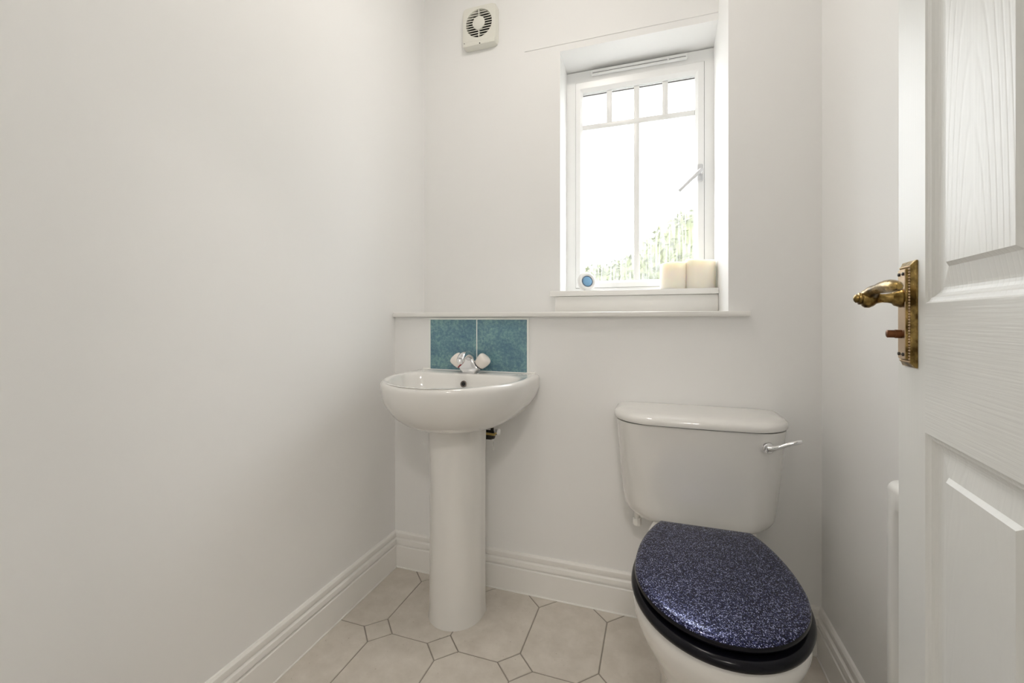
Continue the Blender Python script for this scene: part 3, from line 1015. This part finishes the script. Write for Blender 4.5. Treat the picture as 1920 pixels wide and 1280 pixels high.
dbox('rail', K0, K3, R3, DH, M['grain_h'])
def door_panel(x0, x1, z0, z1):
    prof = [(0.0, 0.0), (0.002, 0.0022), (0.0045, 0.0034), (0.007, 0.0040), (0.009, 0.0066), (0.0125, 0.0092), (0.016, 0.0104), (0.0195, 0.0108),
            (0.0225, 0.0106), (0.0445, 0.0072), (0.0452, 0.0066), (0.0495, 0.0026)]
    cx, cz = (x0 + x1) / 2, (z0 + z1) / 2
    v, f = [], []
    v += [(x0 - cx, DT - 0.004, z0 - cz), (x1 - cx, DT - 0.004, z0 - cz), (x1 - cx, DT - 0.004, z1 - cz), (x0 - cx, DT - 0.004, z1 - cz)]
    for i, d in prof:
        v += [(x0 + i - cx, d, z0 + i - cz), (x1 - i - cx, d, z0 + i - cz), (x1 - i - cx, d, z1 - i - cz), (x0 + i - cx, d, z1 - i - cz)]
    k = len(prof) + 1
    f.append((0, 1, 2, 3))
    for q in range(k - 1):
        for i in range(4):
            f.append((q * 4 + i, q * 4 + (i + 1) % 4, q * 4 + 4 + (i + 1) % 4, q * 4 + 4 + i))
    f.append(tuple(range((k - 1) * 4, k * 4)))
    return mesh_from('panel', v, f, M['grain_p'], door, smooth=None, loc=(cx, 0, cz))
for a, b in ((K0, K1), (K2, K3)):
    door_panel(a, b, R0, R1)
    door_panel(a, b, R2, R3)

# door handle on its plate (things fixed to the door: parts of it)
PK0, PK1, PZ0, PZ1 = 0.0195, 0.0690, 0.9515, 1.1025
pc, pz = (PK0 + PK1) / 2, (PZ0 + PZ1) / 2
hw_, hh_ = (PK1 - PK0) / 2, (PZ1 - PZ0) / 2
plate_rot = Matrix(((1, 0, 0, pc), (0, 0, -1, 0), (0, 1, 0, pz), (0, 0, 0, 1)))   # local xy -> door xz, local z -> outwards (-y); keeps handedness
def prect(hx, hy, z, r=0.002):
    return rrect(hx, hy, r, z, 3)
rings = [prect(hw_, hh_, 0.0002), prect(hw_, hh_, 0.002), prect(hw_ - 0.006, hh_ - 0.005, 0.0055), prect(hw_ - 0.0068, hh_ - 0.006, 0.0062), prect(hw_ - 0.0115, hh_ - 0.0105, 0.0064), prect(hw_ - 0.012, hh_ - 0.011, 0.0098)]
plate = loft('handle_plate', rings, M['brass'], door, smooth=25, mtx=plate_rot)
plate['label'] = 'aged brass lever handle plate with beaded border'
rings = [prect(hw_ - 0.0122, hh_ - 0.0112, 0.0098), prect(hw_ - 0.0128, hh_ - 0.0118, 0.0106)]
loft('plate_face', rings, M['brassplate'], plate, smooth=25, mtx=plate_rot)
# beading round the raised face
bxx, bzz = hw_ - 0.0092, hh_ - 0.0083
bead_v, bead_f = [], []
def add_bead(cx, cy):
    base = len(bead_v)
    r = 0.0018
    for lev, rr in ((0.006, r), (0.0072, r * 0.9), (0.0080, r * 0.35)):
        for i in range(8):
            bead_v.append(plate_rot @ Vector((cx + rr * math.cos(PI * i / 4), cy + rr * math.sin(PI * i / 4), lev)))
    for q in range(2):
        for i in range(8):
            bead_f.append((base + q * 8 + i, base + q * 8 + (i + 1) % 8, base + q * 8 + 8 + (i + 1) % 8, base + q * 8 + 8 + i))
    bead_f.append(tuple(base + 16 + i for i in range(8)))
nv = 34
for i in range(nv + 1):
    y = -bzz + 2 * bzz * i / nv
    add_bead(-bxx, y); add_bead(bxx, y)
for i in range(1, 8):
    x = -bxx + 2 * bxx * i / 8
    add_bead(x, -bzz); add_bead(x, bzz)
bd = mesh_from('beading', bead_v, bead_f, M['brassplate'], plate, smooth=60)
bd['kind'] = 'stuff'
for sx in (-0.0075, 0.0075):
    for sz in (-hh_ + 0.018, hh_ - 0.018):
        lathe('screw', [(0, 0.0105), (0.0026, 0.0105), (0.0022, 0.0122), (0, 0.0128)], M['darkmetal'], plate, 12, plate_rot @ Matrix.Translation((sx, sz, 0)))
# lever: turned neck standing out from the plate, then the arm back towards the hinges
NZ = 1.0505 - pz
neck = [(0.0, 0.0100), (0.0135, 0.0100), (0.0140, 0.0125), (0.0125, 0.0150), (0.0115, 0.0185), (0.0078, 0.0215), (0.0066, 0.027), (0.0064, 0.033), (0.0080, 0.039), (0.0112, 0.0425), (0.0118, 0.0432), (0.0122, 0.0445),
        (0.0140, 0.048), (0.0135, 0.053), (0.0112, 0.0560), (0.0080, 0.0572), (0.0078, 0.0578), (0.0090, 0.0584), (0.0088, 0.0606), (0.0064, 0.0614), (0.0062, 0.0640), (0.0036, 0.0660), (0.0, 0.0668)]
hn = lathe('handle', neck, M['brass'], door, 28, plate_rot @ Matrix.Translation((0, NZ, 0)), smooth=35)
hp = smooth_path([(pc + 0.000, -0.047, 1.0545, 0.0112), (pc + 0.014, -0.047, 1.0600, 0.0086), (pc + 0.028, -0.0465, 1.0622, 0.0070), (pc + 0.052, -0.046, 1.0636, 0.0082), (pc + 0.076, -0.0455, 1.0634, 0.0088),
                  (pc + 0.096, -0.045, 1.0620, 0.0070), (pc + 0.105, -0.045, 1.0610, 0.0035)], 5)
tube('lever_arm', [q[:3] for q in hp], [q[3] for q in hp], M['brass'], hn, 20)
# privacy turn
tz = 0.9985 - pz
tn = lathe('thumb_turn', [(0.0, 0.0100), (0.0062, 0.0100), (0.0062, 0.0175), (0.0056, 0.0182), (0.0056, 0.0262), (0.0044, 0.0272), (0, 0.0274)], M['copper'], door, 16, plate_rot @ Matrix.Translation((-0.001, tz, 0)))
boxes('latch_edge', [(-0.0008, 0.0, 0.006, 0.029, 0.99, 1.09)], M['brass'], door)

# ------------------------------------------------------------------ radiator
rad = empty('radiator', (0.43, 0.65, 0.12))
tag(rad, 'white panel radiator low on the right wall partly hidden by the door', 'radiator')
rinv = Matrix.Translation((-0.43, -0.65, -0.12))
def rprof(y, ins=0.0, rec=0.0):
    """section through the radiator; rec pushes the middle of the front face in (a pressed channel)"""
    x0, x1, z0, z1, r = 0.399 + ins, 0.450 - ins, 0.13 + ins, 0.727 - ins, 0.016
    pts = []
    for q, (cx, cz, a0) in enumerate(((x1 - r, z1 - r, 0), (x0 + r, z1 - r, PI / 2), (x0 + r, z0 + r, PI), (x1 - r, z0 + r, 1.5 * PI))):
        for i in range(7):
            a = a0 + PI / 2 * i / 6
            pts.append((cx + r * math.cos(a), y, cz + r * math.sin(a)))
        if q == 1:
            pts += [(x0, y, 0.683), (x0 + rec, y, 0.670), (x0 + rec, y, 0.187), (x0, y, 0.174)]
    return pts
st = [(0.340, 0.006, 0), (0.343, 0.002, 0), (0.349, 0, 0)]
y = 0.3715
while y < 0.94:
    st += [(y, 0, 0), (y + 0.006, 0, 0.009), (y + 0.030, 0, 0.009), (y + 0.036, 0, 0)]
    y += 0.0537
st += [(0.967, 0, 0), (0.973, 0.002, 0), (0.976, 0.006, 0)]
o = loft('panel', [rprof(*q) for q in st], M['rad'], rad, smooth=50)
o.matrix_parent_inverse = rinv
for yy in (0.45, 0.85):
    o = boxes('bracket', [(0.448, XR - 0.0005, yy - 0.015, yy + 0.015, 0.25, 0.62)], M['rad'], rad)
    o.matrix_parent_inverse = rinv

# ------------------------------------------------------------------ ceiling lamp above the view, added fill light behind it
def dome_lamp(name, loc, strength, col, label, r=0.13):
    e = empty(name, loc)
    tag(e, label, 'ceiling lamp')
    lathe('base', [(0, 0), (r * 1.08, 0), (r * 1.08, -0.022), (r * 0.9, -0.026), (0, -0.026)], M['gloss'], e, 40)
    m = lamp_mat(name + '_glow', strength, col)
    lathe('shade', [(r, -0.022), (r, -0.040), (r * 0.93, -0.058), (r * 0.75, -0.075), (r * 0.45, -0.087), (0.0, -0.092)], m, e, 40)
    return e
dome_lamp('ceiling_lamp', (-0.33, 1.0, ZC - 0.0003), LAMP_WC, (1.0, 0.935, 0.865), 'round white dome lamp on the ceiling of the toilet room')
dome_lamp('hall_fill_light', (0.27, -1.1, ZC - 0.0003), FILL_HALL, (1.0, 0.935, 0.865), 'added dome light on the hallway ceiling, unseen frontal fill', 0.17)  # added out of view to brighten the room through the doorway

# ------------------------------------------------------------------ outdoors
struct(boxes('ground', [(-14, 14, 2.05, 22, -0.5, -0.25)], M['lawn']), 'pale paving outside the window')
hg = empty('garden_hedge', (0.3, 4.6, -0.25))
tag(hg, 'pale green hedge outside seen through the lower window panes', 'hedge')
rnd = random.Random(3)
lvv, lff = [], []
def top(x):
    return 1.50 + 0.62 / (1 + math.exp(-(x + 0.15) * 5.0)) + 0.04 * math.sin(7 * x)
for i in range(14000):
    x = rnd.uniform(-3.0, 3.0)
    z = rnd.uniform(0.0, 1.0) ** 0.8 * top(x)
    yb = 0.34 * math.sqrt(max(0.05, 1 - (z / top(x)) ** 4))
    yy = rnd.uniform(-yb, yb) * 1.0 if rnd.random() < 0.4 else -yb + rnd.uniform(0, 0.08)
    c = Vector((x, 4.6 + yy, z))
    u = Vector((rnd.gauss(0, 1), rnd.gauss(0, 1), rnd.gauss(0, 1) + 0.4)).normalized()
    w = u.cross(Vector((rnd.gauss(0, 1), rnd.gauss(0, 1), rnd.gauss(0, 1)))).normalized()
    L, W = rnd.uniform(0.03, 0.055), rnd.uniform(0.012, 0.022)
    k = len(lvv)
    lvv += [c - u * L, c + w * W, c + u * L, c - w * W]
    lff.append((k, k + 1, k + 2, k + 3))
me = bpy.data.meshes.new('foliage')
me.from_pydata([tuple(v - Vector((0.3, 4.6, -0.25))) for v in lvv], [], lff)
me.materials.append(M['leaf'])
fo = bpy.data.objects.new('foliage', me)
C.objects.link(fo)
fo.parent = hg
fo['kind'] = 'stuff'
core = []
for i in range(61):
    x = -3.0 + 0.1 * i
    t = top(x) - 0.04
    core.append([(x - 0.3, -0.22, 0.25), (x - 0.3, -0.26, t * 0.6 + 0.25), (x - 0.3, -0.16, t * 0.92 + 0.25), (x - 0.3, 0.0, t + 0.25), (x - 0.3, 0.18, t * 0.9 + 0.25), (x - 0.3, 0.22, 0.25)])
loft('inner_growth', core, M['leaf'], hg, smooth=80)
for x in (-2.2, -1.2, -0.2, 0.8, 1.8):
    tube('stem', [(x, 0, 0.0), (x + 0.03, 0.02, 0.7), (x - 0.02, 0, 1.4)], [0.03, 0.022, 0.012], M['bark'], hg, 8)
